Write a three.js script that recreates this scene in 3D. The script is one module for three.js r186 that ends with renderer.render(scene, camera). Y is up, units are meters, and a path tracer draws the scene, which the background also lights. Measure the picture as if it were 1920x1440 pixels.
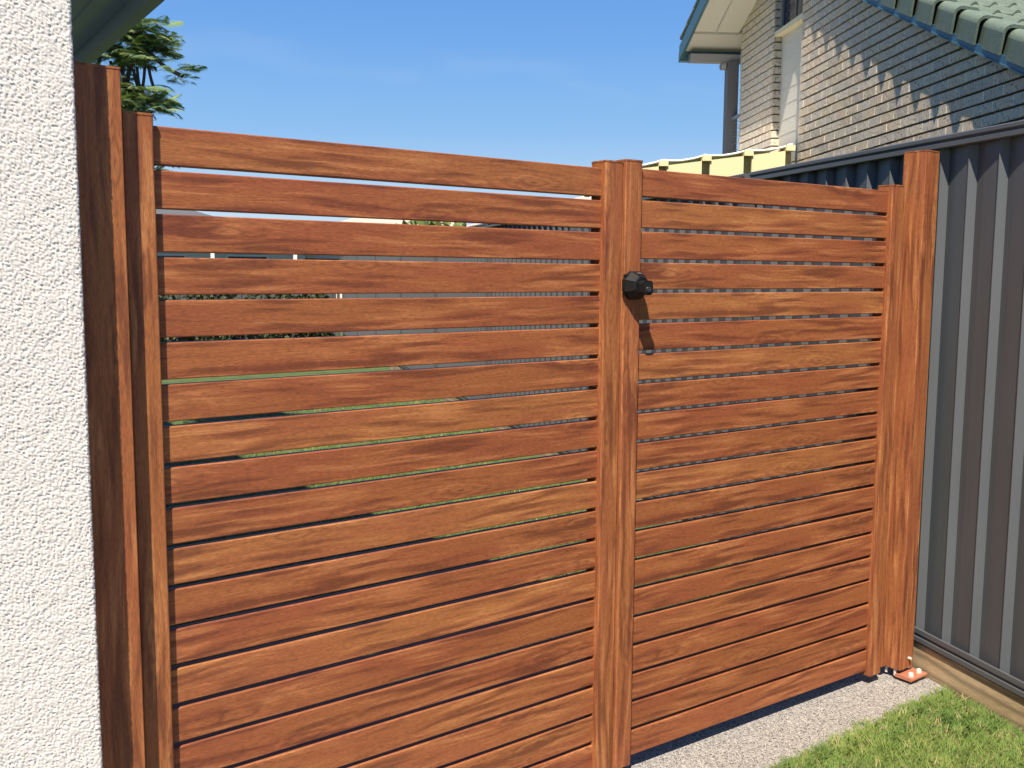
import * as THREE from 'three';
import { mergeGeometries } from 'three/addons/utils/BufferGeometryUtils.js';
import { ImprovedNoise } from 'three/addons/math/ImprovedNoise.js';

// ---------------------------------------------------------------- camera, sky, sun, exposure
const scene = new THREE.Scene();
const camera = new THREE.PerspectiveCamera(42.64, 4 / 3, 0.05, 400);
camera.position.set(0, 1.533, 2.1052);
camera.rotation.set(-0.1104, -0.6476, 0.0065, 'YXZ');

const renderer = new THREE.WebGLRenderer({ antialias: true });
renderer.toneMapping = THREE.LinearToneMapping;
renderer.toneMappingExposure = 1.9;
renderer.shadowMap.enabled = true;

const SUN = new THREE.Vector3(-1.16, 2.66, 1).normalize();
const sun = new THREE.DirectionalLight(new THREE.Color().setRGB(1, 0.895, 0.775), 4.9);
sun.position.copy(SUN).multiplyScalar(40);
sun.target.position.set(2, 1, -2);
sun.castShadow = true;
sun.shadow.camera.left = sun.shadow.camera.bottom = -16;
sun.shadow.camera.right = sun.shadow.camera.top = 16;
sun.shadow.camera.far = 90;
sun.shadow.mapSize.set(4096, 4096);
scene.add(sun, sun.target);

const per = new ImprovedNoise();
const n3 = (x, y, z) => per.noise(x, y, z);
const lerp = (a, b, t) => a + (b - a) * t;
const clamp = (x, a = 0, b = 1) => Math.min(b, Math.max(a, x));
const sstep = (a, b, x) => { const t = clamp((x - a) / (b - a)); return t * t * (3 - 2 * t); };
let seed = 7;
const rnd = () => { seed = (seed + 0x6d2b79f5) | 0; let t = Math.imul(seed ^ (seed >>> 15), 1 | seed); t = (t + Math.imul(t ^ (t >>> 7), 61 | t)) ^ t; return ((t ^ (t >>> 14)) >>> 0) / 4294967296; };
const rr = (a, b) => a + (b - a) * rnd();

{ // clear sky: pale at the horizon, deeper blue overhead, thin high cirrus
  const W = 1024, H = 512, data = new Float32Array(W * H * 4), E = 1.9;
  const stops = [[-90, .42, .44, .42], [-2, .5, .55, .58], [0, .68, .8, .9], [3.5, .55, .73, .9], [8, .28, .53, .88], [13, .175, .41, .84], [18, .12, .32, .78], [35, .065, .19, .55], [90, .035, .10, .33]];
  for (let j = 0; j < H; j++) {
    const el = ((j + .5) / H - .5) * 180, y = Math.sin(el * Math.PI / 180), c = Math.cos(el * Math.PI / 180);
    let k = 1; while (k < stops.length - 1 && el > stops[k][0]) k++;
    const t = clamp((el - stops[k - 1][0]) / (stops[k][0] - stops[k - 1][0]));
    for (let i = 0; i < W; i++) {
      const a = ((i + .5) / W - .5) * 2 * Math.PI, x = Math.cos(a) * c, z = Math.sin(a) * c, o = (j * W + i) * 4;
      const ang = Math.acos(clamp(x * SUN.x + y * SUN.y + z * SUN.z, -1, 1)) * 180 / Math.PI, glow = .4 * Math.exp(-ang / 9) + .03 * Math.exp(-ang / 30);
      let ci = 0;
      if (y > .1) {
        const px = x / y, pz = z / y, w = n3(px * .9, pz * .9, 3.3) * .8;
        ci = sstep(.12, .62, n3(px * .55 + w, pz * 1.6 - w, 9.1) + .5 * n3(px * 2.1 + w, pz * 5.2, 4.2)) * .1 * sstep(.1, .3, y);
      }
      for (let q = 0; q < 3; q++) {
        const base = lerp(stops[k - 1][q + 1], stops[k][q + 1], t);
        data[o + q] = (lerp(base, .86, ci) + glow) / E;
      }
      data[o + 3] = 1;
    }
  }
  const sky = new THREE.DataTexture(data, W, H, THREE.RGBAFormat, THREE.FloatType);
  sky.mapping = THREE.EquirectangularReflectionMapping;
  sky.magFilter = sky.minFilter = THREE.LinearFilter;
  sky.needsUpdate = true;
  scene.background = sky;
  scene.environment = sky;
}

// ---------------------------------------------------------------- helpers
const used = new Map();
function numbered(name) { const k = used.get(name) ?? 0; used.set(name, k + 1); return k ? `${name}_${String(k).padStart(3, '0')}` : name; }
function mesh(name, geo, mat, parent) {
  const m = new THREE.Mesh(Array.isArray(geo) ? (geo.length === 1 ? geo[0] : mergeGeometries(geo.map((g) => { const h = g.index ? g.toNonIndexed() : g; for (const k of Object.keys(h.attributes)) if (!['position', 'normal', 'uv'].includes(k)) h.deleteAttribute(k); return h; }))) : geo, mat);
  m.name = parent === scene || !parent ? numbered(name) : name;
  m.castShadow = m.receiveShadow = true;
  (parent ?? scene).add(m);
  return m;
}
function thing(name, label, category, x = 0, y = 0, z = 0, turn = 0, group) {
  const g = new THREE.Group(); g.name = numbered(name);
  g.position.set(x, y, z); g.rotation.y = turn;
  g.userData = { label, category }; if (group) g.userData.group = group;
  scene.add(g); return g;
}
function structure(o) { o.userData.kind = 'structure'; return o; }
// box by its limits, uv in metres
function bx(x0, x1, y0, y1, z0, z1) {
  const g = new THREE.BoxGeometry(x1 - x0, y1 - y0, z1 - z0); g.translate((x0 + x1) / 2, (y0 + y1) / 2, (z0 + z1) / 2);
  return metric(g);
}
function metric(g, k = 1, du = 0, dv = 0) {
  const p = g.attributes.position, n = g.attributes.normal, uv = new Float32Array(p.count * 2);
  for (let i = 0; i < p.count; i++) {
    const ax = Math.abs(n.getX(i)), ay = Math.abs(n.getY(i)), az = Math.abs(n.getZ(i));
    const [a, b] = ay > ax && ay > az ? [p.getX(i), p.getZ(i)] : ax > az ? [p.getZ(i), p.getY(i)] : [p.getX(i), p.getY(i)];
    uv[2 * i] = a * k + du; uv[2 * i + 1] = b * k + dv;
  }
  g.setAttribute('uv', new THREE.BufferAttribute(uv, 2)); return g;
}
// closed outline (pairs a,b) drawn out along x from 0 to len; rounded corners are smooth
function drawn(pts, len, x0 = 0, crease = 0.9) {
  const n = pts.length, pos = [], uv = [], nor = [], N = [], Ls = [], P = [0];
  for (let i = 0; i < n; i++) { const p = pts[i], q = pts[(i + 1) % n], dy = q[0] - p[0], dz = q[1] - p[1], l = Math.hypot(dy, dz) || 1e-9; N.push([dz / l, -dy / l]); Ls.push(l); P.push(P[i] + l); }
  let area = 0; for (let i = 0; i < n; i++) { const p = pts[i], q = pts[(i + 1) % n]; area += p[0] * q[1] - q[0] * p[1]; }
  const sg = area > 0 ? 1 : -1;
  // normal where faces i (own) and j meet: a long flat face keeps its own, curved runs share
  const meet = (i, j) => {
    const a = N[i], b = N[j], d = a[0] * b[0] + a[1] * b[1];
    if (d < Math.cos(crease)) return a;
    const wa = Ls[i], wb = Ls[j], r = [a[0] * wa + b[0] * wb, a[1] * wa + b[1] * wb], l = Math.hypot(...r) || 1; return [r[0] / l, r[1] / l];
  };
  for (let i = 0; i < n; i++) {
    const [y0, z0] = pts[i], [y1, z1] = pts[(i + 1) % n], a = P[i], b = P[i + 1], n0 = meet(i, (i + n - 1) % n), n1 = meet(i, (i + 1) % n);
    const v = [[x0, y0, z0, 0, a, n0], [x0, y1, z1, 0, b, n1], [x0 + len, y1, z1, len, b, n1], [x0 + len, y0, z0, len, a, n0]];
    for (const k of sg > 0 ? [0, 1, 2, 0, 2, 3] : [0, 2, 1, 0, 3, 2]) { const w = v[k]; pos.push(w[0], w[1], w[2]); uv.push(w[3], w[4]); nor.push(0, w[5][0] * sg, w[5][1] * sg); }
  }
  const tri = THREE.ShapeUtils.triangulateShape(pts.map(([a, b]) => new THREE.Vector2(a, b)), []);
  for (const [a, b, c] of tri) {
    const A = pts[a], B = pts[b], D = pts[c];
    pos.push(x0, ...A, x0, ...D, x0, ...B, x0 + len, ...A, x0 + len, ...B, x0 + len, ...D);
    uv.push(A[0], A[1], D[0], D[1], B[0], B[1], A[0], A[1], B[0], B[1], D[0], D[1]);
    for (let k = 0; k < 3; k++) nor.push(-1, 0, 0); for (let k = 0; k < 3; k++) nor.push(1, 0, 0);
  }
  const g = new THREE.BufferGeometry();
  g.setAttribute('position', new THREE.Float32BufferAttribute(pos, 3)); g.setAttribute('uv', new THREE.Float32BufferAttribute(uv, 2)); g.setAttribute('normal', new THREE.Float32BufferAttribute(nor, 3));
  return g;
}
function roundRect(h, d, r, seg = 3) { // outline in (y,z), counter to give outward faces
  const out = [];
  for (const [sy, sz, a0] of [[1, 1, 0], [-1, 1, 90], [-1, -1, 180], [1, -1, 270]])
    for (let i = 0; i <= seg; i++) { const a = (a0 + 90 * i / seg) * Math.PI / 180; out.push([sy * (h / 2 - r) + r * Math.cos(a), sz * (d / 2 - r) + r * Math.sin(a)]); }
  return out;
}
function tube(points, r, seg = 8, rs = 6) { return new THREE.TubeGeometry(new THREE.CatmullRomCurve3(points.map((p) => new THREE.Vector3(...p))), seg, r, rs, false); }
function dataTex(W, H, f, srgb = true, wrap = true) {
  const d = new Uint8Array(W * H * 4), o = [0, 0, 0];
  for (let j = 0; j < H; j++) for (let i = 0; i < W; i++) {
    f((i + .5) / W, (j + .5) / H, o);
    const k = (j * W + i) * 4;
    for (let q = 0; q < 3; q++) { let c = clamp(o[q]); if (srgb) c = c <= .0031308 ? c * 12.92 : 1.055 * Math.pow(c, 1 / 2.4) - .055; d[k + q] = Math.round(c * 255); }
    d[k + 3] = 255;
  }
  const t = new THREE.DataTexture(d, W, H, THREE.RGBAFormat);
  t.magFilter = THREE.LinearFilter; t.minFilter = THREE.LinearMipmapLinearFilter; t.generateMipmaps = true; t.anisotropy = 8;
  if (wrap) t.wrapS = t.wrapT = THREE.RepeatWrapping;
  if (srgb) t.colorSpace = THREE.SRGBColorSpace;
  t.needsUpdate = true; return t;
}
function scaled(tex, kx, ky = kx) { const t = tex.clone(); t.repeat.set(kx, ky); t.needsUpdate = true; return t; }
// tiling gradient noise on a grid of NU x NV cells
const G = (() => { const a = new Float32Array(8192); for (let i = 0; i < 4096; i++) { const t = rnd() * 6.28318; a[2 * i] = Math.cos(t); a[2 * i + 1] = Math.sin(t); } return a; })();
function tn(u, v, NU, NV, s = 0) {
  const x = u * NU, y = v * NV, ix = Math.floor(x), iy = Math.floor(y), fx = x - ix, fy = y - iy;
  const x0 = ((ix % NU) + NU) % NU, x1 = (x0 + 1) % NU, y0 = ((iy % NV) + NV) % NV, y1 = (y0 + 1) % NV;
  const g = (a, b, dx, dy) => { const h = ((Math.imul(a + 1, 73856093) ^ Math.imul(b + 1, 19349663) ^ Math.imul(s + 1, 83492791)) >>> 4) & 4095; return G[2 * h] * dx + G[2 * h + 1] * dy; };
  const sx = fx * fx * (3 - 2 * fx), sy = fy * fy * (3 - 2 * fy);
  const a = g(x0, y0, fx, fy), b = g(x1, y0, fx - 1, fy), c = g(x0, y1, fx, fy - 1), d = g(x1, y1, fx - 1, fy - 1);
  return 1.5 * (a + (b - a) * sx + (c - a) * sy + (a - b - c + d) * sx * sy);
}
const std = (o) => new THREE.MeshStandardMaterial(o);
const rgb = (r, g, b) => new THREE.Color().setRGB(r, g, b);
const plain = (r, g, b, rough = .6, more = {}) => std({ color: rgb(r, g, b), roughness: rough, ...more });

// ---------------------------------------------------------------- surface materials
// printed woodgrain on aluminium: 2.0 m along the grain, 0.64 m across
const TW = 2.0, TH = 0.64;
const knots = []; for (let i = 0; i < 15; i++) knots.push([rnd(), rnd(), rr(.7, 1.3), rr(-1, 1)]);
const woodTex = dataTex(2048, 1024, (u, v, o) => {
  let wv = v + .016 * tn(u, v, 5, 9, 1) + .006 * tn(u, v, 13, 24, 2), ring = 0, core = 0, near = 0;
  for (const [ku, kv, ks, kd] of knots) {
    let dx = u - ku, dy = v - kv; dx -= Math.round(dx); dy -= Math.round(dy);
    const X = dx * TW / (.085 * ks), Y = dy * TH / (.02 * ks), r2 = X * X + Y * Y;
    if (r2 < 16) {
      const r = Math.sqrt(r2) + .3 * tn(u, v, 40, 60, 3), e = Math.exp(-r2 * .45);
      wv += .014 * ks * e * Math.sign(kd) * (Y > 0 ? 1 : -1) * (1 - Math.exp(-Math.abs(Y) * 2));
      ring += Math.sin(r * 8.5 + kd) * Math.exp(-r * 1.05); core += Math.exp(-r2 * 14); near += e;
    }
  }
  const broad = tn(u, wv, 6, 12, 4) + .6 * tn(u, wv, 11, 31, 5);
  const flame = tn(u, wv, 7, 36, 6) * .85 + .5 * tn(u, wv, 14, 70, 7) + .26 * tn(u, wv, 27, 140, 8) + .12 * tn(u, wv, 50, 280, 15);
  const line = tn(u, wv, 9, 190, 9) + .6 * tn(u, wv, 22, 340, 10);
  const fib = tn(u, v, 190, 500, 11) + .9 * tn(u, v, 110, 400, 12) + .6 * tn(u, wv, 40, 420, 16);
  const thin = Math.pow(1 - Math.min(1, Math.abs(tn(u, wv, 6, 26, 17)) * 9), 3) * sstep(-.1, .4, tn(u, v, 11, 15, 18));
  const dark = sstep(-.06, .86, flame + .5 * broad) * .95 + .2 * sstep(.2, .8, line) + clamp(-ring, 0, 1) * .95 + core * .45 + .34 * thin;
  const lite = sstep(.05, .8, -flame * .8 + .35 * broad - .25 * line) * .85 + clamp(ring, 0, 1) * .35;
  const red = sstep(-.45, .45, tn(u, wv, 4, 7, 13) + .4 * tn(u, wv, 9, 25, 14));
  const L = 1 + .24 * fib, d = clamp(dark), l = clamp(lite);
  const c0 = [lerp(.285, .262, red), lerp(.103, .084, red), lerp(.036, .034, red)], c1 = [.445, .192, .070], c2 = [.112, .035, .0185];
  for (let q = 0; q < 3; q++) o[q] = lerp(lerp(c0[q], c1[q], l * .75), c2[q], d * .74) * L;
});
const woods = [[1, 1, 1], [.92, .87, .9], [1.06, 1.1, 1.08], [.97, .91, .95]].map((c) => new THREE.MeshPhysicalMaterial({ map: woodTex, color: rgb(...c), roughness: .52, specularIntensity: .5 })), wood = woods[0];
function woodBar(len, h, d, r, du, dv, vertical = false) { // along x, or up y; uv follows the print
  const g = drawn(roundRect(h, d, r), len), uv = g.attributes.uv;
  for (let i = 0; i < uv.count; i++) uv.setXY(i, uv.getX(i) / TW + du, uv.getY(i) / TH + dv);
  if (vertical) { g.rotateZ(Math.PI / 2); }
  return g;
}

const stucco = plain(.615, .592, .548, .95);
const stuccoBump = dataTex(512, 512, (u, v, o) => { o[0] = o[1] = o[2] = clamp(.5 + .5 * (.8 * tn(u, v, 64, 64, 21) + .6 * tn(u, v, 120, 120, 22))); }, false);
const stuccoFar = std({ color: rgb(.615, .592, .548), roughness: .95, bumpMap: scaled(stuccoBump, 2), bumpScale: .004 });

const steelTone = dataTex(256, 256, (u, v, o) => { const k = 1 + .07 * tn(u, v, 5, 3, 30) + .05 * tn(u, v, 40, 2, 31); o[0] = .080 * k; o[1] = .0885 * k; o[2] = .095 * k; });
const fenceSheet = std({ map: steelTone, roughness: .48, side: THREE.DoubleSide });
const fenceRail = plain(.078, .084, .089, .36);
const sleeperTex = dataTex(1024, 256, (u, v, o) => {
  const w = v + .05 * tn(u, v, 3, 2, 41) + .02 * tn(u, v, 9, 5, 42), g = .5 + .5 * Math.sin(w * 46 + 3 * tn(u, v, 4, 2, 43)), f = tn(u, v, 60, 120, 44), m = tn(u, v, 7, 4, 45);
  const k = (1 - .45 * g * g) * (1 + .25 * f + .28 * m); o[0] = .40 * k; o[1] = .30 * k; o[2] = .165 * k * (1 + .15 * m);
});
const sleeperMat = std({ map: scaled(sleeperTex, .45, 3), roughness: .85 });

const pebbles = (() => { // exposed aggregate
  const N = 128, pts = []; for (let i = 0; i < N * N; i++) pts.push([rnd(), rnd(), rnd(), rnd()]);
  return (u, v, o) => {
    const x = u * N, y = v * N, ix = Math.floor(x), iy = Math.floor(y); let best = 9, sec = 9, id = 0;
    for (let a = -1; a <= 1; a++) for (let b = -1; b <= 1; b++) {
      const k = ((iy + b + N) % N) * N + ((ix + a + N) % N), p = pts[k], d = Math.hypot(ix + a + p[0] - x, iy + b + p[1] - y);
      if (d < best) { sec = best; best = d; id = k; } else if (d < sec) sec = d;
    }
    const t = pts[id][2], h = sstep(0, .22, sec - best), s = pts[id][3];
    const c = t < .13 ? [.08, .074, .07] : t < .30 ? [.62, .575, .50] : t < .42 ? [.24, .22, .2] : [.33 + .15 * s, .305 + .14 * s, .27 + .12 * s];
    for (let q = 0; q < 3; q++) o[q] = lerp([.28, .26, .23][q], c[q], .25 + .75 * h);
    o.h = h * (.5 + .5 * s);
  };
})();
const aggTex = dataTex(1024, 1024, pebbles);
const aggBump = dataTex(1024, 1024, (u, v, o) => { pebbles(u, v, o); o[0] = o[1] = o[2] = o.h; }, false);
const pathMat = std({ map: scaled(aggTex, 1.9), color: rgb(.86, .87, .87), bumpMap: scaled(aggBump, 1.9), bumpScale: .0025, roughness: .9 });

const lawnTex = dataTex(512, 512, (u, v, o) => {
  const k = 1 + .45 * tn(u, v, 90, 90, 51) + .3 * tn(u, v, 40, 40, 52) + .18 * tn(u, v, 5, 5, 53), y = sstep(-.1, .6, tn(u, v, 7, 7, 54));
  o[0] = lerp(.05, .075, y) * k; o[1] = lerp(.088, .1, y) * k; o[2] = lerp(.018, .027, y) * k;
});
const lawnMat = std({ map: scaled(lawnTex, .8), roughness: 1 });

// ---------------------------------------------------------------- ground
{
  const g = new THREE.PlaneGeometry(300, 300); g.rotateX(-Math.PI / 2); g.translate(0, -.06, -60);
  structure(mesh('ground', metric(g), std({ map: scaled(lawnTex, .3), roughness: 1 }), scene)).userData.label = 'open ground running out beyond the yards';
  const front = structure(mesh('front_lawn', bx(1.75, 3.47, -.05, -.006, .27, 5), lawnMat, scene)); front.userData.label = 'short green lawn in front of the gate';
  const back = structure(mesh('back_lawn', bx(.5, 16, -.05, -.006, -24, -.42), lawnMat, scene)); back.userData.label = 'green back yard lawn behind the gate';
  const path = structure(mesh('path', [bx(.47, 3.53, -.09, 0, -.418, .268), bx(-5, 1.748, -.09, 0, .2685, 6)], pathMat, scene)); path.userData.label = 'speckled exposed aggregate concrete strip under the gate plus an unseen slab added for bounce light';  // second slab lies out of view, added to bounce neutral light
}

// ---------------------------------------------------------------- white rendered house at the left
{
  const h = thing('white_house', 'white roughcast rendered house wall with grey green eave beside the tall post', 'house', .48, 0, .125);
  // roughcast skin: front strip, rounded corner, start of the side wall; every bump is relief
  const prof = []; // x, z, normal
  for (let x = -.21; x < -.0061; x += .0018) prof.push([x, 0, 0, 1]);
  for (let a = 0; a <= 90; a += 22.5) { const c = Math.sin(a * Math.PI / 180), s = Math.cos(a * Math.PI / 180); prof.push([-.006 + .006 * c, -.006 + .006 * s, c, s]); }
  for (let z = -.008; z > -.09; z -= .0018) prof.push([0, z, 1, 0]);
  const ny = 1490, dy = 2.69 / ny, P = prof.length, pos = new Float32Array(P * (ny + 1) * 3), idx = [];
  for (let j = 0; j <= ny; j++) for (let i = 0; i < P; i++) {
    const [x, z, nx, nz] = prof[i], y = j * dy, s = i * .0018;
    const w = .0022 * n3(s * 60, y * 60, 7.7), a = n3((s + w) * 255, y * 240, 1.3), b = n3(s * 470, y * 450, 5.1), c = n3(s * 26, y * 26, 2.2);
    const d = .0013 * sstep(-.42, .26, a + .25 * c) + .00045 * b + .0003 * c - .0006 - .0015 * sstep(.12, .5, n3(s * 300, y * 285, 8.8)), k = (j * P + i) * 3;
    pos[k] = x + nx * d; pos[k + 1] = y; pos[k + 2] = z + nz * d;
    if (i < P - 1 && j < ny) { const q = j * P + i; idx.push(q, q + 1, q + P, q + 1, q + P + 1, q + P); }
  }
  const g = new THREE.BufferGeometry(); g.setAttribute('position', new THREE.BufferAttribute(pos, 3)); g.setIndex(idx); g.computeVertexNormals();
  g.setAttribute('uv', new THREE.BufferAttribute(new Float32Array(P * (ny + 1) * 2), 2));
  mesh('rendered_corner', g, stucco, h);
  mesh('wall', [bx(-4.5, -.205, 0, 2.69, -.25, 0), bx(-4.5, -.004, 0, 2.69, -9, -.085)], stuccoFar, h);
  // eave over the side wall, edge drifting 3.4 degrees away from the wall
  const green = plain(.44, .49, .48, .5), soff = plain(.68, .72, .70, .8);
  const X = (z) => 1.4 - .06 * (z + 2.29) - .48, quadBox = (a0, a1, y0, y1, z0, z1) => { // x limits follow the eave line
    const gg = bx(0, 1, y0, y1, z0 - .125, z1 - .125), p = gg.attributes.position;
    for (let i = 0; i < p.count; i++) { const z = p.getZ(i) + .125; p.setX(i, p.getX(i) < .5 ? (a0 === null ? .002 : X(z) + a0) : X(z) + a1); }
    gg.computeVertexNormals(); return gg;
  };
  mesh('soffit', quadBox(null, -.022, 2.765, 2.775, -8, .12), soff, h);
  const fa = mesh('fascia', quadBox(-.02, 0, 2.69, 2.9, -8, .122), green, h);
  mesh('gutter', [quadBox(.002, .11, 2.76, 2.766, -8, .124), quadBox(.105, .111, 2.766, 2.88, -8, .124)], green, fa);
  mesh('soffit_joint', quadBox(-.16, -.15, 2.757, 2.7645, -8, .118), soff, h);
  const roof = new THREE.Shape([[-4.6, 4.6], [1.3, 2.92], [1.3, 2.98], [-4.6, 4.72]].map((p) => new THREE.Vector2(...p)));
  const rg = new THREE.ExtrudeGeometry(roof, { depth: 8.1, bevelEnabled: false }); rg.translate(-.25, 0, -8.1);
  mesh('roof', metric(rg), plain(.13, .16, .15, .6), h);
}

// ---------------------------------------------------------------- gate: posts and two slatted leaves
const PITCH = .09, SH = .079, ST = .026;
const PRINTS = [[.03, .02, 0], [.31, .17, 0], [.55, .33, 0], [.12, .49, 1], [.78, .64, 0], [.40, .79, 1], [.66, .08, 0], [.22, .9, 0]]; // where the foil was cut
function leafSlats(leaf, x0, x1, top, order) {
  for (let k = 0; k < 20; k++) {
    const [du, dv, flip] = PRINTS[order[k]], g = woodBar(x1 - x0, SH, ST, .003, du + .013 * k, dv);
    if (flip) g.rotateZ(Math.PI), g.translate(x1 - x0, 0, 0);
    g.translate(x0, top - k * PITCH - SH / 2, -ST / 2);
    mesh('slat', g, woods[(order[k] + k) % 4], leaf);
  }
}
function stile(leaf, x0, x1, y0, y1, du, dv, name = 'stile') {
  const g = woodBar(y1 - y0, x1 - x0, .063, .0045, du, dv, true); g.translate((x0 + x1) / 2, y0, -.0135);
  const s = mesh(name, g, wood, leaf);
  const c = new THREE.Group();
  const cap = drawn(roundRect(x1 - x0 + .002, .065, .005), .0045); cap.rotateZ(Math.PI / 2); cap.translate((x0 + x1) / 2, y1, -.0135);
  const uv = cap.attributes.uv; for (let i = 0; i < uv.count; i++) uv.setXY(i, uv.getX(i) / TW + du, uv.getY(i) / TH + dv);
  mesh('end_cap', cap, wood, s);
  return s;
}
const leftLeaf = thing('gate_leaf', 'wider slatted woodgrain gate leaf hung beside the white wall', 'gate', .592, 0, 0, 0, 'double gate leaves');
leafSlats(leftLeaf, .035, 1.335, 1.835, [0, 6, 1, 4, 5, 2, 3, 7, 1, 0, 4, 2, 7, 5, 3, 6, 4, 1, 2, 0]);
stile(leftLeaf, 0, .063, .036, 1.8515, .1, .27);
stile(leftLeaf, 1.313, 1.3805, .036, 1.8515, .37, .61);

const rightLeaf = thing('gate_leaf', 'narrower slatted woodgrain gate leaf carrying the black latch', 'gate', .6098 + .99918 * 1.3662, 0, -.046 + .04049 * 1.3662, -.0405, 'double gate leaves');
leafSlats(rightLeaf, .035, 1.29, 1.8417, [3, 5, 5, 1, 2, 6, 0, 4, 7, 0, 0, 2, 5, 2, 5, 1, 3, 0, 7, 4]);
stile(rightLeaf, 0, .064, .036, 1.8582, .83, .12);
stile(rightLeaf, 1.259, 1.328, .036, 1.8582, .52, .44);

function woodPost(name, label, x0, x1, y0, y1, z0, z1, du, dv) {
  const t = thing(name, label, 'post', (x0 + x1) / 2, 0, (z0 + z1) / 2, 0);
  const g = woodBar(y1 - y0, x1 - x0, z1 - z0, .003, du, dv, true); g.translate(0, y0, 0);
  mesh('shaft', g, wood, t);
  const cap = drawn(roundRect(x1 - x0 + .002, z1 - z0 + .002, .004), .004); cap.rotateZ(Math.PI / 2); cap.translate(0, y1, 0);
  const uv = cap.attributes.uv; for (let i = 0; i < uv.count; i++) uv.setXY(i, uv.getX(i) / TW + du, uv.getY(i) / TH + dv);
  mesh('end_cap', cap, wood, t);
  return t;
}
woodPost('gate_post', 'tall woodgrain gate post half shaded by the white wall', .4845, .583, 0, 1.929, -.046, .054, .2, .53);
const rp = woodPost('gate_post', 'sunlit woodgrain gate post on a bolted foot plate by the grey fence', 3.367, 3.457, .04, 1.987, .03, .12, .63, .2);
{
  const orange = plain(.36, .135, .075, .5), bolt = plain(.55, .51, .44, .45), x = -3.412, z = -.075;
  const plate = mesh('foot_plate', drawn(roundRect(.012, .072, .004), .108), orange, rp); plate.position.set(-.047, .018, .062);
  for (const [bxx, bz] of [[-.022, .078], [.036, .076]]) {
    const b = new THREE.LatheGeometry([[0, .016], [.005, .0155], [.009, .012], [.010, .007], [.0105, 0]].map((p) => new THREE.Vector2(...p)).reverse(), 14); b.translate(bxx + .047, .006, bz - .062);
    mesh('bolt_head', b, bolt, plate);
  }
  for (const [bxx, bz] of [[-.03, -.02], [-.035, .02], [.03, 0]]) { const c = new THREE.CylinderGeometry(.006, .006, .036, 10); c.translate(bxx + .047, .012, bz - .062); mesh('stud', c, bolt, plate); }
  mesh('stop_strip', (() => { const g = woodBar(1.76, .034, .03, .003, .3, .7, true); g.translate(-.0625, .045, -.025); return g; })(), wood, rp);
  const peg = new THREE.CylinderGeometry(.0055, .0055, .012, 10); peg.rotateX(Math.PI / 2); peg.translate(.012, .078, .051); mesh('screw_head', peg, bolt, rp);
}

// ---------------------------------------------------------------- latch on the right leaf
{
  const blk = new THREE.MeshPhysicalMaterial({ color: rgb(.009, .009, .009), roughness: .45, specularIntensity: .45 }), blk2 = new THREE.MeshPhysicalMaterial({ color: rgb(.014, .014, .014), roughness: .4, specularIntensity: .6 }), metal = std({ color: rgb(.62, .62, .6), metalness: 1, roughness: .25 });
  const t = thing('gate_latch', 'black faceted gate latch with silver keyhole on the meeting stile', 'latch', rightLeaf.position.x + .99918 * .03 + Math.sin(-.0405) * .019, 1.505, rightLeaf.position.z + .0405 * .03 + .019, -.0405);
  mesh('mounting_plate', (() => { const g = drawn(roundRect(.064, .010, .002), .012); g.translate(-.036, 0, .007); return g; })(), blk, t);
  // eight-sided dome
  const ring = (r, z, turn = Math.PI / 8, sx = 1) => Array.from({ length: 8 }, (_, i) => { const a = turn + i * Math.PI / 4; return new THREE.Vector3(r * Math.cos(a) * sx, r * Math.sin(a), z); });
  const rings = [ring(.042, 0), ring(.0445, .007), ring(.043, .016), ring(.030, .040), ring(.025, .043)], pos = [];
  for (let k = 0; k < rings.length - 1; k++) for (let i = 0; i < 8; i++) {
    const a = rings[k][i], b = rings[k][(i + 1) % 8], c = rings[k + 1][(i + 1) % 8], d = rings[k + 1][i];
    for (const p of [a, b, c, a, c, d]) pos.push(p.x, p.y, p.z);
  }
  const top = rings.at(-1); for (let i = 1; i < 7; i++) for (const p of [top[0], top[i], top[i + 1]]) pos.push(p.x, p.y, p.z);
  const dg = new THREE.BufferGeometry(); dg.setAttribute('position', new THREE.Float32BufferAttribute(pos, 3)); dg.computeVertexNormals();
  dg.setAttribute('uv', new THREE.Float32BufferAttribute(new Float32Array(pos.length / 3 * 2), 2));
  const dome = mesh('dome', dg, blk, t);
  for (let i = 0; i < 8; i++) { const a = rings[2][i], b = rings[3][i]; mesh('facet_edge', tube([a.toArray(), a.clone().lerp(b, .5).toArray(), b.toArray()], .0011, 2, 5), blk2, dome); }
  // push button housing, standing out from the dome
  const kn = drawn(roundRect(.041, .038, .011, 5), .027); kn.rotateY(-Math.PI / 2); kn.translate(.002, -.006, .039);
  const knob = mesh('button_housing', kn, blk, t);
  const face = drawn(roundRect(.033, .030, .009, 5), .0025); face.rotateY(-Math.PI / 2); face.translate(.002, -.006, .065); mesh('button_face', face, blk2, knob);
  const key = new THREE.CylinderGeometry(.0075, .0078, .004, 20); key.rotateX(Math.PI / 2); key.translate(.002, -.010, .0685); mesh('key_cylinder', key, metal, knob);
  const slot = bx(.0012, .0028, -.0135, -.0065, .0702, .0709); mesh('keyhole', slot, blk, knob);
  const top2 = bx(-.007, .007, -.005, .005, 0, .0012); top2.rotateX(-1.07); top2.translate(0, .0345, .030); mesh('badge', top2, plain(.07, .07, .07, .3), dome);
}

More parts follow.
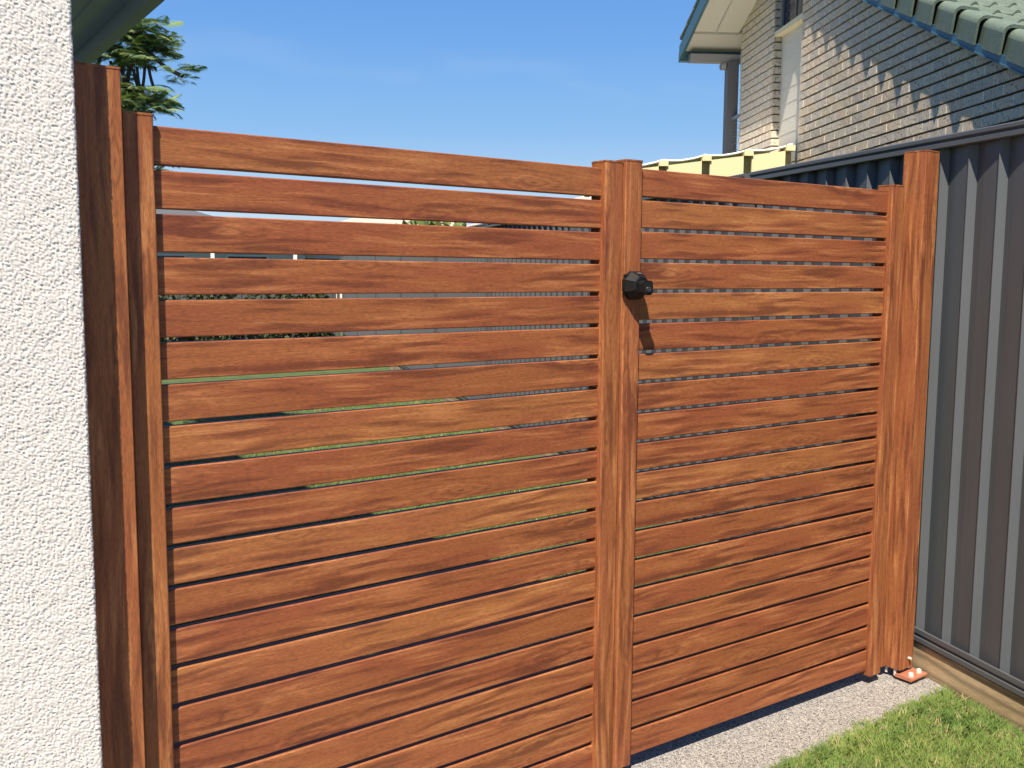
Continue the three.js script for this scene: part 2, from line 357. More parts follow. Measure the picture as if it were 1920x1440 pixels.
// ---------------------------------------------------------------- grey steel boundary fence at the right
const FA = 20.9 * Math.PI / 180, FOFF = -3.3028;
const fenceAt = (t, e = 0) => [Math.sin(FA) * t - Math.cos(FA) * (FOFF + e), -Math.cos(FA) * t - Math.sin(FA) * (FOFF + e)];
function ribbedSheet(t0, t1, y0, y1, phase, pitch, front, deep, steep, flat = .012) { // sawtooth steel sheet, local x along the fence, outward -z
  const xs = []; const k0 = Math.floor((t0 - phase) / pitch) - 1, k1 = Math.ceil((t1 - phase) / pitch) + 1;
  for (let k = k0; k <= k1; k++) { const c = phase + k * pitch; xs.push([c - steep, deep], [c, front], [c + flat * .2, front], [c + flat, front + (deep - front) * .2], [c + pitch * .62, front + (deep - front) * .68]); }
  const p = xs.filter(([x]) => x > t0 && x < t1); p.unshift([t0, deep]); p.push([t1, deep]);
  const out = p.map(([x, z]) => [x, z]), back = p.map(([x, z]) => [x, z + .0012]).reverse();
  const pts = out.concat(back).map(([x, z]) => [x, z]);
  const s = new THREE.Shape(pts.map(([x, z]) => new THREE.Vector2(x, -z)));
  const g = new THREE.ExtrudeGeometry(s, { depth: y1 - y0, bevelEnabled: false }); g.rotateX(-Math.PI / 2); g.translate(0, y0, 0);
  return metric(g);
}
function railProfile(y0, y1, lip) { // (y,z) outline with a groove on both faces
  const m = (y0 + y1) / 2, f = 0, b = .066, h = (y1 - y0);
  return [[y1, f + .004], [y1 - .004, f], [m + .004 + lip, f], [m + .001, f + .009], [m - .002, f + .009], [m - .006, f + .001], [y0 + .003, f + .001], [y0, f + .004], [y0, b - .004], [y0 + .004, b], [m - .004, b], [m, b - .008], [m + .004, b], [y1 - .004, b], [y1, b - .004]];
}
function channelProfile(y0, y1) { // open upwards, the sheets stand in it
  const m = (y0 + y1) / 2; return [[y1, .001], [y1 - .001, 0], [m + .008, 0], [m + .003, .008], [m - .002, .008], [m - .007, 0], [y0 + .003, 0], [y0, .004], [y0, .062], [y0 + .004, .066], [y1, .066], [y1, .0635], [y0 + .012, .0635], [y0 + .012, .012], [m - .002, .0105], [m + .006, .0105], [m + .011, .010], [y1, .010]];
}
{
  const f = thing('steel_fence', 'dark grey ribbed steel boundary fence running past the gate', 'fence', -Math.cos(FA) * FOFF, 0, -Math.sin(FA) * FOFF, Math.PI / 2 - FA);
  const edges = []; for (let k = -2; k < 8; k++) edges.push(2.58 + 2.6 * k);
  for (let i = 0; i < edges.length - 1; i++) {
    const a = edges[i] + .028, b = edges[i + 1] - .028;
    mesh('infill_sheet', ribbedSheet(a, b, .137, 2.02, 1.174, .14625, .017, .045, .015), fenceSheet, f);
    const tr = drawn(railProfile(2.008, 2.0555, .004), b - a, a, .5), br = drawn(channelProfile(.123, .1765), b - a, a, .5);
    mesh('top_rail', tr, fenceRail, f); mesh('bottom_rail', br, fenceRail, f);
  }
  for (const e of edges) {
    const p = [bx(e - .027, e - .003, .0, 2.03, .006, .06), bx(e + .003, e + .027, 0, 2.03, .006, .06), bx(e - .003, e + .003, 0, 2.028, .02, .05)];
    const po = mesh('post', p, fenceRail, f);
    for (const yy of [.15, 2.0]) { const c = new THREE.CylinderGeometry(.005, .005, .006, 8); c.rotateX(Math.PI / 2); c.translate(e - .014, yy, .004); mesh('screw', c, plain(.4, .4, .4, .4), po); }
  }
  const sl = thing('timber_sleeper', 'treated timber sleeper laid under the grey fence', 'sleeper', f.position.x, 0, f.position.z, Math.PI / 2 - FA);
  let c0 = -2.62;
  for (let i = 0; i < 9; i++) { const g = drawn(roundRect(.2, .045, .004, 2), 2.58); g.translate(c0, .017, .033); const uv = g.attributes.uv; for (let q = 0; q < uv.count; q++) uv.setX(q, uv.getX(q) + i * .37 + .2); mesh('board', g, sleeperMat, sl); c0 += 2.6; }
}

// ---------------------------------------------------------------- neighbour's brick house
const HA = 32.66 * Math.PI / 180, HOFF = -4.8486;
const houseAt = (s, e, y) => new THREE.Vector3(Math.sin(HA) * s - Math.cos(HA) * (HOFF + e), y, -Math.cos(HA) * s - Math.sin(HA) * (HOFF + e));
const rakeY = (s) => 2.794 + .448 * (s - 4.276);
{
  const h = thing('brick_house', 'cream brick two storey house with green tiled roof beyond the grey fence', 'house', -Math.cos(HA) * HOFF, 0, -Math.sin(HA) * HOFF, Math.PI / 2 - HA); // local x = s, outward = -z
  const mortar = plain(.78, .72, .6, .95);
  const mortarShaded = plain(.14, .12, .095, .95);  // same pale mortar, with the shade of the raked bed joints put into its colour
  const slab = (pts, z0, z1) => { const s = new THREE.Shape(pts.map((p) => new THREE.Vector2(...p))); const g = new THREE.ExtrudeGeometry(s, { depth: z1 - z0, bevelEnabled: false }); g.translate(0, 0, z0); return metric(g); };
  const core = mesh('wall', [slab([[2.5, 0], [8.29, 0], [8.29, rakeY(8.29) + .1], [2.5, rakeY(2.5) + .1]], .032, .24), slab([[9.146, 0], [10.33, 0], [10.33, 5.4], [9.146, 5.4]], .032, .24)], mortarShaded, h);
  // bricks
  const brickTex = dataTex(512, 512, (u, v, o) => {
    const a = tn(u, v, 14, 14, 61) + .6 * tn(u, v, 33, 33, 62), b = tn(u, v, 60, 40, 63) + .5 * tn(u, v, 110, 80, 64), f = sstep(.32, .58, tn(u, v, 48, 30, 65) + .35 * a), k = 1 + .16 * a + .12 * b;
    const w = sstep(-.2, .5, tn(u, v, 9, 9, 66));
    const c = [lerp(.58, .63, w), lerp(.50, .54, w), lerp(.375, .385, w)];
    for (let q = 0; q < 3; q++) o[q] = lerp(c[q] * k, [.13, .11, .115][q], f * .75);
  });
  const tints = [[1, 1, 1], [.94, .95, .98], [1.03, .98, .9], [.88, .88, .9], [1.02, .95, .92]].map((c) => std({ map: brickTex, color: rgb(...c), roughness: .92 }));
  const brickGeo = (L, v) => { // worn arrises: corners pulled in a little
    const g = bx(0, L, 0, .0695, 0, .04), p = g.attributes.position;
    const jit = new Map();
    for (let i = 0; i < p.count; i++) { const key = [p.getX(i), p.getY(i), p.getZ(i)].map((x) => x.toFixed(3)).join(); if (!jit.has(key)) jit.set(key, [rr(-.0025, .0025), rr(-.002, .002), rr(-.002, .002)]); const j = jit.get(key); p.setXYZ(i, p.getX(i) + j[0], p.getY(i) + j[1], p.getZ(i) + j[2]); }
    g.computeVertexNormals(); const uv = g.attributes.uv; for (let i = 0; i < uv.count; i++) uv.setXY(i, uv.getX(i) * 1.6 + v * .37, uv.getY(i) * 1.6 + v * .61);
    return g;
  };
  const full = [], half = []; for (let i = 0; i < 8; i++) { full.push(brickGeo(.23, i)); half.push(brickGeo(.11, i + 3)); }
  const list = [], perp = [];
  const run = (s0, s1, k, top) => { // from s1 (far) to s0 (near)
    const y = 2.811 + .0862 * k; if (y < 2.44) return;
    let s = s1, odd = ((k % 2) + 2) % 2, first = true;
    while (s > s0 + .05) {
      const L = first && odd ? .11 : .23, a = Math.max(s0, s - L);
      if (y < top(a)) list.push({ s: a, y, L: L < .2 || s - L < s0 + .001 && s - s0 < .2 ? .11 : .23, z: 0 });
      if (y < top(a) && a > s0 + .02) perp.push(bx(a - .011, a + .001, y + .001, y + .0685, .0006, .033));
      s = a - .01; first = false;
    }
  };
  for (let k = -5; k < 30; k++) { run(3.6, 8.30, k, (s) => rakeY(s) + .05); if (k > -2) run(9.146, 10.34, k, () => 4.95); }
  list.forEach((b) => b.d = houseAt(b.s, 0, b.y).distanceTo(camera.position));
  list.sort((a, b) => a.d - b.d);
  const rest = [];
  list.forEach((b, i) => {
    const v = Math.floor(rnd() * 8), g = b.L > .2 ? full[v] : half[v], dz = rr(-.0015, .0015);
    if (i < 296) { const m = mesh('brick', g, tints[Math.floor(rnd() * 5)], core); m.position.set(b.s, b.y, dz); }
    else { const c = g.clone(); c.translate(b.s, b.y, dz); rest.push(c); }
  });
  if (rest.length) mesh('brickwork', rest, tints[0], core).userData.kind = 'stuff';
  { // the pier's return into the window recess
    const ret = []; for (let k = -1; k < 26; k++) { const g = bx(9.136, 9.147, 2.811 + .0862 * k, 2.811 + .0862 * k + .0695, .001, .1); ret.push(g); }
    mesh('return_brickwork', ret, tints[0], core).userData.kind = 'stuff';
  }
  mesh('mortar_joints', perp, mortar, core).userData.kind = 'stuff';
  // recess: infill panel, sill, window
  const cream = plain(.55, .52, .42, .85), creamTrim = plain(.66, .58, .36, .6);
  const ip = mesh('infill_panel', bx(8.295, 9.14, 1.2, 4.19, .09, .12), cream, h);
  for (let y = 2.6; y < 4.15; y += .16) mesh('panel_seam', bx(8.298, 9.138, y, y + .006, .087, .091), cream, ip);
  mesh('window_sill', (() => { const g = bx(8.297, 9.15, 4.15, 4.2, .005, .16); return g; })(), creamTrim, h);
  const wf = mesh('window', [bx(8.30, 8.345, 4.2, 5.2, .06, .11), bx(9.09, 9.135, 4.2, 5.2, .06, .11), bx(8.345, 9.09, 4.2, 4.235, .06, .11), bx(8.70, 8.72, 4.235, 5.2, .075, .1)], plain(.25, .245, .22, .5), h);
  mesh('pane', bx(8.345, 9.09, 4.235, 5.2, .085, .09), plain(.012, .022, .045, .05), wf);
  mesh('blind', bx(8.74, 9.09, 4.72, 5.2, .066, .069), plain(.6, .58, .5, .8), wf);
  mesh('room_backing', bx(8.2, 9.3, 1, 5.4, .2, .24), plain(.2, .2, .2, .9), h);
  // rake: barge board, flashing, tiles
  const teal = plain(.03, .105, .165, .42), tealD = plain(.05, .12, .15, .45);
  const slope = Math.atan(.448), L0 = 3.2, L1 = 8.7;
  const along = (s0, s1, y0, y1, z0, z1) => slab([[s0, rakeY(s0) + y0], [s1, rakeY(s1) + y0], [s1, rakeY(s1) + y1], [s0, rakeY(s0) + y1]], z0, z1);
  const barge = mesh('barge_board', along(L0, L1, .012, .066, -.065, -.04), teal, h);
  mesh('barge_flashing', along(L0, L1, 0, .0115, -.07, -.038), tealD, barge);
  mesh('rake_soffit', along(L0, L1, .012, .03, -.0395, -.002), plain(.5, .48, .42, .8), h);
  const tileTex = dataTex(256, 256, (u, v, o) => { const k = 1 + .25 * tn(u, v, 60, 60, 71) + .2 * tn(u, v, 20, 20, 72) + .12 * tn(u, v, 4, 4, 73); o[0] = .125 * k; o[1] = .165 * k; o[2] = .122 * k; });
  const tileMat = std({ map: scaled(tileTex, 3), roughness: .62 });
  const roof = mesh('roof', along(L0, L1, .07, .16, -.03, 3.2), plain(.12, .16, .13, .8), h);
  // rake tile: upright face, rolled shoulder, top wing; drawn along the slope
  const prof = []; prof.push([0, -.135], [.135, -.140]); for (let a = 0; a <= 90; a += 15) { const r = .055, t = a * Math.PI / 180; prof.push([.135 + r * Math.sin(t), -.140 + r - r * Math.cos(t)]); } prof.push([.178, .03], [.158, .03], [.168, -.082]); for (let a = 90; a >= 0; a -= 30) { const r = .037, t = a * Math.PI / 180; prof.push([.131 + r * Math.sin(t), -.122 + r - r * Math.cos(t)]); } prof.push([0, -.117]);
  const rt = drawn(prof, .375, -.02, .7); { const p = rt.attributes.position; for (let i = 0; i < p.count; i++) p.setZ(i, p.getZ(i) + .135 * p.getX(i) + .030); } // local x up the slope
  for (let s = 3.27; s < 8.4; s += .3095) { const m = mesh('rake_tile', rt, tileMat, roof); m.position.set(s + rr(-.004, .004), rakeY(s) + .064 + rr(-.003, .003), rr(-.003, .003)); m.rotation.z = slope - .066; }
  // field tiles: double roman, thick nose
  const tp = []; const TWd = .30; for (let i = 0; i <= 20; i++) { const x = i / 20, w = Math.abs((x * 2 % 1) - .5) * 2; tp.push([.012 + .03 * sstep(.45, .95, 1 - w), x * TWd]); }
  const tprof = tp.map(([y, z]) => [y, z]).concat(tp.slice().reverse().map(([y, z]) => [y - .016, z]));
  const ft = drawn(tprof, .37, -.02, .7);
  for (let c = 0; c < 17; c++) for (let r = 0; r < 7; r++) { const s = 3.3 + c * .3095; if (r > 4 && c > 9) continue; const m = mesh('roof_tile', ft, tileMat, roof); m.position.set(s + .05, rakeY(s + .05) + .185 + rr(-.003, .003), .045 + r * .3); m.rotation.z = slope - .06; }
  // eave added above the window, outside the frame, only to shade the pier
  mesh('added_eave', [bx(7.7, 9.85, 5.3, 5.36, -.35, .3), bx(7.7, 9.85, 5.36, 5.5, -.39, -.345)], tealD, h);
  // overhanging verandah roof at the far corner
  const vy = (s) => 4.30 + .325 * (10.85 - s);
  const vs = (s0, s1, y0, y1, z0, z1) => slab([[s0, vy(s0) + y0], [s1, vy(s1) + y0], [s1, vy(s1) + y1], [s0, vy(s0) + y1]], z0, z1);
  const vr = mesh('verandah_roof', vs(9.2, 10.85, .085, .16, -.6, 1.6), plain(.12, .17, .15, .7), h);
  mesh('verandah_barge', vs(9.2, 10.87, -.04, .13, -.635, -.601), tealD, vr);
  mesh('verandah_gutter', [bx(10.87, 10.96, 4.24, 4.25, -.62, 1.6), bx(10.95, 10.96, 4.25, 4.36, -.62, 1.6), bx(10.85, 10.87, 4.24, 4.42, -.62, 1.6)], tealD, vr);
  mesh('verandah_soffit', [vs(9.2, 10.42, .06, .08, -.6, .0), vs(10.44, 10.85, .06, .08, -.6, 1.6)], plain(.60, .555, .45, .8), vr);
  mesh('soffit_batten', [vs(9.25, 10.42, .045, .058, -.30, -.28), bx(10.42, 10.445, vy(10.43) + .035, vy(10.43) + .085, -.59, .0)], plain(.5, .47, .38, .8), vr);
  for (let s = 9.25; s < 10.8; s += .31) mesh('edge_tile', (() => { const g = drawn(roundRect(.05, .18, .02, 3), .36); g.rotateZ(-Math.atan(.325) + .05); g.translate(s, vy(s) + .19, -.55); return g; })(), tileMat, vr);
  const beam = mesh('verandah_beam', bx(10.70, 10.80, 4.2, 4.3, -.53, .6), plain(.33, .31, .29, .7), h);
  const br = new THREE.CylinderGeometry(.075, .075, .05, 16, 1, false, 0, Math.PI); br.rotateX(Math.PI / 2); br.rotateZ(Math.PI / 2 + Math.PI); br.translate(10.75, 4.19, -.1); mesh('bracket', metric(br), plain(.3, .29, .27, .7), beam);
  mesh('verandah_post', bx(10.66, 10.80, 0, 4.2, -.06, .08), plain(.16, .15, .145, .6), h);
  mesh('screen_frame', [bx(10.5, 10.54, 3.5, 4.3, .18, .22), bx(10.36, 10.62, 3.5, 4.3, .24, .26), bx(10.58, 10.61, 3.5, 4.3, .1, .14)], plain(.05, .055, .06, .4), h);
  const rail = mesh('handrail', bx(10.36, 10.7, 3.49, 3.52, .0, .05), plain(.22, .24, .26, .4), h);
  for (let y = 2.85; y < 3.45; y += .085) mesh('rail_wire', tube([[10.36, y, .03], [10.5, y, .03], [10.7, y, .03]], .0035, 2, 5), plain(.3, .3, .3, .4), rail);
}

// ---------------------------------------------------------------- cream awning leaning on the brick house
{
  const o = houseAt(8.27, 0, 0), t = thing('cream_awning', 'cream lean-to awning with scalloped white sheet against the brick house', 'awning', o.x, 0, o.z, Math.PI / 2 - HA);
  const cream = plain(.66, .58, .33, .7), white = plain(.86, .85, .8, .55, { side: THREE.DoubleSide });
  const yAt = (e) => 2.84 - .132 * e, caps = [.09, .525, .96, 1.405, 1.85];
  for (let i = 0; i < caps.length - 1; i++) {
    const a = caps[i] + .045, b = caps[i + 1] - .04, s = new THREE.Shape([[a, yAt(a) - .3], [b, yAt(b) - .3], [b, yAt(b) - .008], [a, yAt(a) - .008]].map(([e, y]) => new THREE.Vector2(-e, y)).reverse());
    const g = new THREE.ExtrudeGeometry(s, { depth: .03, bevelEnabled: false }); g.rotateY(-Math.PI / 2); g.translate(.03, 0, 0); g.scale(1, 1, 1);
    mesh('fascia_panel', metric(g), cream, t);
  }
  for (const e of caps) {
    mesh('rafter', bx(.16, 2.2, yAt(e) - .1, yAt(e) + .0, -e - .03, -e + .03), cream, t);
    mesh('rafter_cap', bx(-.022, .16, yAt(e) - .012, yAt(e) + .045, -e - .045, -e + .05), cream, t);
    mesh('prop', bx(.2, .26, 0, yAt(e) - .1, -e - .03, -e + .03), cream, t);
  }
  mesh('back_board', (() => { const s = new THREE.Shape([[.03, yAt(.03) - .4], [1.85, yAt(1.85) - .4], [1.85, yAt(1.85) - .02], [.03, yAt(.03) - .02]].map(([e, y]) => new THREE.Vector2(-e, y)).reverse()); const g = new THREE.ExtrudeGeometry(s, { depth: .02, bevelEnabled: false }); g.rotateY(-Math.PI / 2); g.translate(.14, 0, 0); return metric(g); })(), cream, t);
  // sheet sagging between the rafters
  const pos = [], idx = [], NX = 8, NE = 64;
  for (let i = 0; i <= NX; i++) for (let j = 0; j <= NE; j++) {
    const e = lerp(.06, 1.88, j / NE), k = clamp((e - caps[0]) / .44, 0, 3.999), f = k % 1, sag = .026 * Math.sin(Math.PI * f) ** .8;
    pos.push(.012 + i / NX * 2.2, yAt(e) + .055 - sag + .004 * n3(i, e * 9, 2), -e);
  }
  for (let i = 0; i < NX; i++) for (let j = 0; j < NE; j++) { const a = i * (NE + 1) + j; idx.push(a, a + 1, a + NE + 1, a + 1, a + NE + 2, a + NE + 1); }
  const g = new THREE.BufferGeometry(); g.setAttribute('position', new THREE.Float32BufferAttribute(pos, 3)); g.setIndex(idx); g.computeVertexNormals(); g.setAttribute('uv', new THREE.Float32BufferAttribute(new Float32Array(pos.length / 3 * 2), 2));
  const sh = mesh('roof_sheet', g, white, t);
  mesh('rolled_edge', tube(Array.from({ length: NE + 1 }, (_, j) => [pos[j * 3], pos[j * 3 + 1] - .004, pos[j * 3 + 2]]), .011, NE * 2, 6), white, sh);
}

// ---------------------------------------------------------------- feathery tree with pods behind the left post
const leafMat = (r, g, b) => new THREE.MeshPhysicalMaterial({ color: rgb(r, g, b), roughness: .75, transmission: .3, thickness: 0, side: THREE.DoubleSide });
{
  const t = thing('pod_tree', 'feathery leaved tree with hanging dark pods behind the tall post', 'tree', 2.05, 0, -6.5);
  const bark = plain(.13, .10, .075, .9);
  mesh('trunk', tube([[0, 0, 0], [.02, .9, .02], [-.03, 1.8, -.04], [.08, 2.5, .02], [.15, 3.0, .05]], .075, 14, 8), bark, t);
  const limbs = [[[.03, 2.2, 0], [.25, 2.75, .1], [.5, 3.3, .15], [.62, 3.42, .25]], [[.08, 2.5, 0], [.3, 2.8, .12], [.52, 2.95, .25]], [[0, 2.0, 0], [.25, 2.2, .15], [.5, 2.35, .32]], [[.1, 2.7, 0], [-.2, 3.3, -.2], [-.5, 3.6, -.3]], [[.15, 3, .05], [.3, 3.5, 0], [.35, 3.75, .1]], [[.55, 3.35, .18], [.68, 3.2, .28], [.78, 3.13, .38]]];
  for (const l of limbs) mesh('limb', tube(l, .016, 10, 6), bark, t);
  // one frond: midrib with leaflets that get shorter to the tip; x out, droops
  const frond = (len, droop, pairs) => {
    const pos = [];
    const at = (f) => [len * f * (1 - .12 * droop * f), -droop * len * f * f * .75 + .10 * len * f, 0];
    for (let i = 1; i <= pairs; i++) {
      const f = i / pairs, [x, y] = at(f), l = len * .44 * Math.sin(Math.PI * clamp(.2 + .76 * f)) + .012, w = len / pairs * .52;
      for (const s of [-1, 1]) {
        const tx = x + l * .45, tz = s * l, ty = y - l * (.25 + rr(0, .25)), mx = x + l * .2, mz = s * l * .5, my = y - l * .06;
        pos.push(x, y, 0, mx - w, my, mz, mx + w, my, mz, mx - w, my, mz, tx, ty, tz, mx + w, my, mz);
      }
    }
    return pos;
  };
  const clusters = [[.43, 3.50, .12, 16, .30], [.34, 3.34, .07, 16, .30], [.53, 3.47, .2, 14, .27], [.58, 3.32, .25, 13, .26], [.42, 3.27, .14, 15, .26], [.66, 3.41, .31, 9, .2], [.75, 3.15, .40, 6, .2], [.45, 2.98, .21, 17, .28], [.55, 2.93, .29, 15, .26], [.38, 2.90, .16, 14, .25], [.56, 2.40, .38, 9, .18], [.2, 3.6, 0, 16, .34], [.05, 3.3, -.1, 14, .34], [-.3, 3.7, -.2, 16, .36], [-.5, 3.5, -.3, 14, .36], [.2, 3.0, 0, 14, .3], [.3, 3.72, .05, 12, .3], [.1, 2.7, -.1, 12, .3], [.35, 2.5, .2, 8, .25], [.42, 3.06, .1, 9, .24]];
  const sets = [[], [], []], m4 = new THREE.Matrix4(), q = new THREE.Quaternion(), v = new THREE.Vector3();
  for (const [x, y, z, n0, L] of clusters) for (let i = 0, n = Math.round(n0 * 2.5); i < n; i++) {
    const p = frond(L * rr(.42, .82), rr(.1, .8), 15), a = (i + rnd() * .8) / n * 6.283;
    q.setFromEuler(new THREE.Euler(rr(-.35, .35), a, rr(-.25, .45), 'YXZ')); m4.compose(new THREE.Vector3(x + rr(-.1, .1), y + rr(-.085, .085), z + rr(-.1, .1)), q, new THREE.Vector3(1, 1, 1));
    const set = sets[Math.floor(rnd() * 3)];
    for (let k = 0; k < p.length; k += 3) { v.set(p[k], p[k + 1], p[k + 2]).applyMatrix4(m4); set.push(v.x, v.y, v.z); }
  }
  [[.14, .235, .045], [.08, .16, .035], [.21, .29, .06]].forEach((c, i) => {
    const g = new THREE.BufferGeometry(); g.setAttribute('position', new THREE.Float32BufferAttribute(sets[i], 3)); g.computeVertexNormals(); g.setAttribute('uv', new THREE.Float32BufferAttribute(new Float32Array(sets[i].length / 3 * 2), 2));
    mesh('crown', g, leafMat(...c), t);
  });
  const pod = plain(.035, .025, .02, .7);
  for (const [x, y, z, l] of [[.30, 3.24, .06, .13], [.36, 3.23, .1, .17], [.43, 3.20, .14, .2], [.455, 3.18, .15, .17], [.48, 3.2, .16, .26], [.53, 3.2, .2, .2], [.555, 3.2, .22, .22], [.33, 3.2, .08, .22], [.38, 3.2, .12, .14]])
    mesh('seed_pod', (() => { const b = rr(-.05, .05), g = tube([[x, y, z], [x + b * .3, y - l * .4, z], [x + b, y - l, z + b * .3]], .0125, 8, 6); return g; })(), pod, t);
}

// ---------------------------------------------------------------- back yard seen between the slats
{
  const bf = thing('steel_fence', 'weathered steel fence across the far end of the back yard', 'fence', 10.6, 0, -18.6, Math.PI - .25);
  mesh('infill_sheet', ribbedSheet(.05, 15, .05, 1.75, 0, .146, .0, .029, .015), fenceSheet, bf);
  mesh('top_rail', bx(0, 15, 1.75, 1.8, -.02, .05), fenceRail, bf);
  for (let x = 0; x <= 15; x += 2.5) mesh('post', bx(x - .025, x + .025, 0, 1.82, -.03, .06), fenceRail, bf);
}
function shrub(name, label, x, z, w, h, n, cols, leaf, group, cat = 'shrub') {
  const t = thing(name, label, cat, x, 0, z, 0, group);
  mesh('stem', [tube([[0, 0, 0], [.05, h * .3, 0], [0, h * .7, .03]], .03, 6, 6), tube([[.05, 0, .05], [.2 * w, h * .3, .1], [.3 * w, h * .6, .1]], .02, 6, 6)], plain(.12, .09, .07, .9), t);
  cols.forEach((c) => {
    const pos = [];
    for (let i = 0; i < n; i++) {
      const a = rnd() * 6.283, u = Math.sqrt(rnd()), yy = rnd(), r = w / 2 * (.55 + .45 * Math.sin(Math.PI * clamp(yy * .9 + .05))) * u * (1 + .25 * n3(a * 2, yy * 4, x));
      const p = new THREE.Vector3(r * Math.cos(a), .06 + yy * h * (1 - .22 * u * u), r * Math.sin(a)), d = new THREE.Vector3(rr(-1, 1), rr(-.3, .8), rr(-1, 1)).normalize(), s = new THREE.Vector3(rr(-1, 1), rr(-.5, .5), rr(-1, 1)).cross(d).normalize().multiplyScalar(leaf * .3), e = p.clone().addScaledVector(d, leaf), m = p.clone().addScaledVector(d, leaf * .5);
      for (const k of [p, m.clone().add(s), e, p, e, m.clone().sub(s)]) pos.push(k.x, k.y, k.z);
    }
    const g = new THREE.BufferGeometry(); g.setAttribute('position', new THREE.Float32BufferAttribute(pos, 3)); g.computeVertexNormals(); g.setAttribute('uv', new THREE.Float32BufferAttribute(new Float32Array(pos.length / 3 * 2), 2));
    mesh('foliage', g, leafMat(...c), t);
  });
  return t;
}
const sg = 'dark shrubs along the back fence', sl = 'dark leafy shrub growing along the far back fence';
for (const [x, z, w, h] of [[3.6, -19.6, 1.6, 1.5], [5.0, -19.4, 1.7, 1.35], [6.4, -19.1, 1.6, 1.55], [7.7, -18.9, 1.5, 1.3], [8.9, -18.4, 1.4, 1.45], [9.7, -18.0, .9, 1.2]]) shrub('shrub', sl, x, z, w, h, 420, [[.035, .06, .02], [.06, .09, .03]], .14, sg);
shrub('broad_leaf_hedge', 'broad leaved green hedge rising behind the far fence corner', 14.3, -20.4, 3.8, 2.95, 900, [[.10, .17, .03], [.16, .2, .05]], .32, undefined, 'hedge');

function farHouse(label, x, z, turn, w, d, wallH, rise, wallC, roofC) {
  const t = thing('far_house', label, 'house', x, 0, z, turn);
  mesh('wall', bx(-w / 2, w / 2, 0, wallH, -d / 2, d / 2), plain(...wallC, .9), t);
  const o = .5, a = [-w / 2 - o, wallH, d / 2 + o], b = [w / 2 + o, wallH, d / 2 + o], c = [w / 2 + o, wallH, -d / 2 - o], e = [-w / 2 - o, wallH, -d / 2 - o], r0 = [-w / 2 + d / 2, wallH + rise, 0], r1 = [w / 2 - d / 2, wallH + rise, 0];
  const pos = [a, b, r1, a, r1, r0, b, c, r1, c, e, r0, c, r0, r1, e, a, r0, a, e, c, a, c, b].flat();
  const g = new THREE.BufferGeometry(); g.setAttribute('position', new THREE.Float32BufferAttribute(pos, 3)); g.computeVertexNormals(); metric(g); mesh('roof', g, plain(...roofC, .8, { side: THREE.DoubleSide }), t);
  for (const px of [-.32, -.1, .12, .34]) { const wn = mesh('window', bx(px * w - .75, px * w + .75, .9, 2.2, d / 2, d / 2 + .05), plain(.5, .5, .5, .6), t); mesh('pane', bx(px * w - .68, px * w + .68, .97, 2.13, d / 2 + .051, d / 2 + .06), plain(.02, .025, .03, .1), wn); }
  for (const px of [-.45, -.22, .01, .24, .46]) mesh('verandah_post', bx(px * w - .06, px * w + .06, 0, wallH, d / 2 + .9, d / 2 + 1.02), plain(.75, .74, .7, .7), t);
  return t;
}
farHouse('grey roofed house far behind the back fence at the left', 11, -38, -.27, 13, 9, 2.5, 1.75, [.42, .42, .41], [.085, .09, .095]);
farHouse('cream roofed house far behind the broad leaved hedge', 22.5, -36, -.5, 10, 8, 2.6, 1.7, [.66, .6, .5], [.42, .36, .29]);
farHouse('pale roofed house beyond the ribbed fence and awning', 22.2, -18.9, -.87, 12, 8, 2.6, 1.6, [.6, .57, .5], [.4, .36, .3]);
{ // palm
  const t = thing('palm_tree', 'slim palm tree standing far behind the back fence', 'tree', 18.6, 0, -41);
  mesh('trunk', tube([[0, 0, 0], [.1, 1.8, 0], [0, 3.6, .1]], .14, 10, 8), plain(.2, .17, .13, .9), t);
  const mat = leafMat(.07, .11, .035);
  for (let k = 0; k < 14; k++) {
    const a = k / 14 * 6.283 + rr(-.2, .2), up = rr(.1, .9), pos = [];
    for (let i = 1; i < 12; i++) { const f = i / 12, x = 1.5 * f, y = 3.6 + up * f * 1.1 - 1.3 * f * f; for (const s of [-1, 1]) pos.push(x * Math.cos(a), y, x * Math.sin(a), (x + .08) * Math.cos(a), y, (x + .08) * Math.sin(a), (x + .2) * Math.cos(a) - s * .45 * Math.sin(a) * (1 - f * .6), y - .3, (x + .2) * Math.sin(a) + s * .45 * Math.cos(a) * (1 - f * .6)); }
    const g = new THREE.BufferGeometry(); g.setAttribute('position', new THREE.Float32BufferAttribute(pos, 3)); g.computeVertexNormals(); g.setAttribute('uv', new THREE.Float32BufferAttribute(new Float32Array(pos.length / 3 * 2), 2));
    mesh('frond', g, mat, t);
  }
}

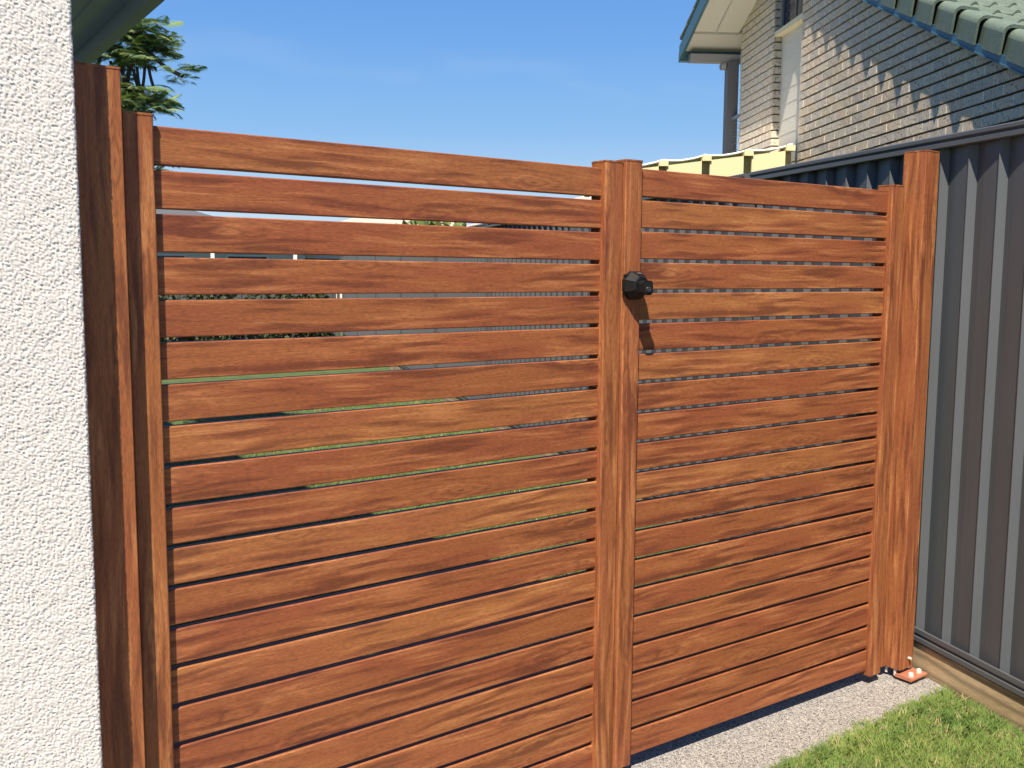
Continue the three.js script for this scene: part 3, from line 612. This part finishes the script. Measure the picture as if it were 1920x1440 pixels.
// ---------------------------------------------------------------- grass blades
function bladeTuft(n, spread, h0, h1) {
  const pos = [], nor = [];
  for (let i = 0; i < n; i++) {
    const x = rr(-spread, spread), z = rr(-spread, spread), a = rnd() * 6.283, h = rr(h0, h1), w = rr(.0011, .002), lean = rr(.15, 1.1) * h, dx = Math.cos(a), dz = Math.sin(a), px = -dz * w, pz = dx * w;
    const P = [0, .55, 1].map((f) => [x + dx * lean * f * f, h * f * (1 - .18 * f * lean / h), z + dz * lean * f * f]);
    const q = (k, s, m) => [P[k][0] + px * s * m, P[k][1], P[k][2] + pz * s * m];
    pos.push(...q(0, -1, 1), ...q(0, 1, 1), ...q(1, 1, .8), ...q(0, -1, 1), ...q(1, 1, .8), ...q(1, -1, .8), ...q(1, -1, .8), ...q(1, 1, .8), ...P[2]);
  }
  const g = new THREE.BufferGeometry(); g.setAttribute('position', new THREE.Float32BufferAttribute(pos, 3)); g.computeVertexNormals(); g.setAttribute('uv', new THREE.Float32BufferAttribute(new Float32Array(pos.length / 3 * 2), 2)); return g;
}
function grass(name, label, count, place, geo) {
  const m = new THREE.InstancedMesh(geo, new THREE.MeshPhysicalMaterial({ color: 0xffffff, roughness: .7, side: THREE.DoubleSide }), count);
  const M = new THREE.Matrix4(), q = new THREE.Quaternion(), up = new THREE.Vector3(0, 1, 0), c = new THREE.Color();
  for (let i = 0; i < count; i++) {
    const [x, z, s] = place(); q.setFromAxisAngle(up, rnd() * 6.283);
    M.compose(new THREE.Vector3(x, -.008, z), q, new THREE.Vector3(s, s * rr(.75, 1.2), s)); m.setMatrixAt(i, M);
    const mix = clamp(.5 + .6 * n3(x * 2.3, z * 2.3, 4) + .5 * n3(x * 9, z * 9, 8) + rr(-.35, .35)), straw = rnd() < .08;
    straw ? c.setRGB(.34, .29, .13) : c.setRGB(lerp(.065, .165, mix), lerp(.135, .225, mix), lerp(.019, .042, mix)); m.setColorAt(i, c);
  }
  m.name = numbered(name); m.userData = { label, category: 'grass', kind: 'stuff' }; m.castShadow = m.receiveShadow = true; scene.add(m);
}
const edgeX = (z) => { const t = (z + Math.sin(FA) * FOFF) / -Math.cos(FA); return Math.sin(FA) * t - Math.cos(FA) * FOFF; };
grass('grass', 'dense blades of the green front lawn', 20000, () => {
  let x, z; do { x = rr(1.7, 3.5); z = rr(.235, 1.7); } while (x > edgeX(z) - .012 || z < .262 + .03 * n3(x * 4, 1, 2) + .015 * n3(x * 17, 3, 2) + rr(-.006, .012));
  return [x, z, z < .3 ? rr(.5, .95) : rr(.8, 1.15)];
}, bladeTuft(10, .02, .016, .043));
grass('grass', 'blades of the green back lawn behind the gate', 16000, () => { const d = rnd(); const z = -.45 - 9 * d * d, x = rr(.9, 3.2 + (-z) * .42); return [x, z, rr(.7, 1.1)]; }, bladeTuft(8, .035, .02, .05));

renderer.render(scene, camera);
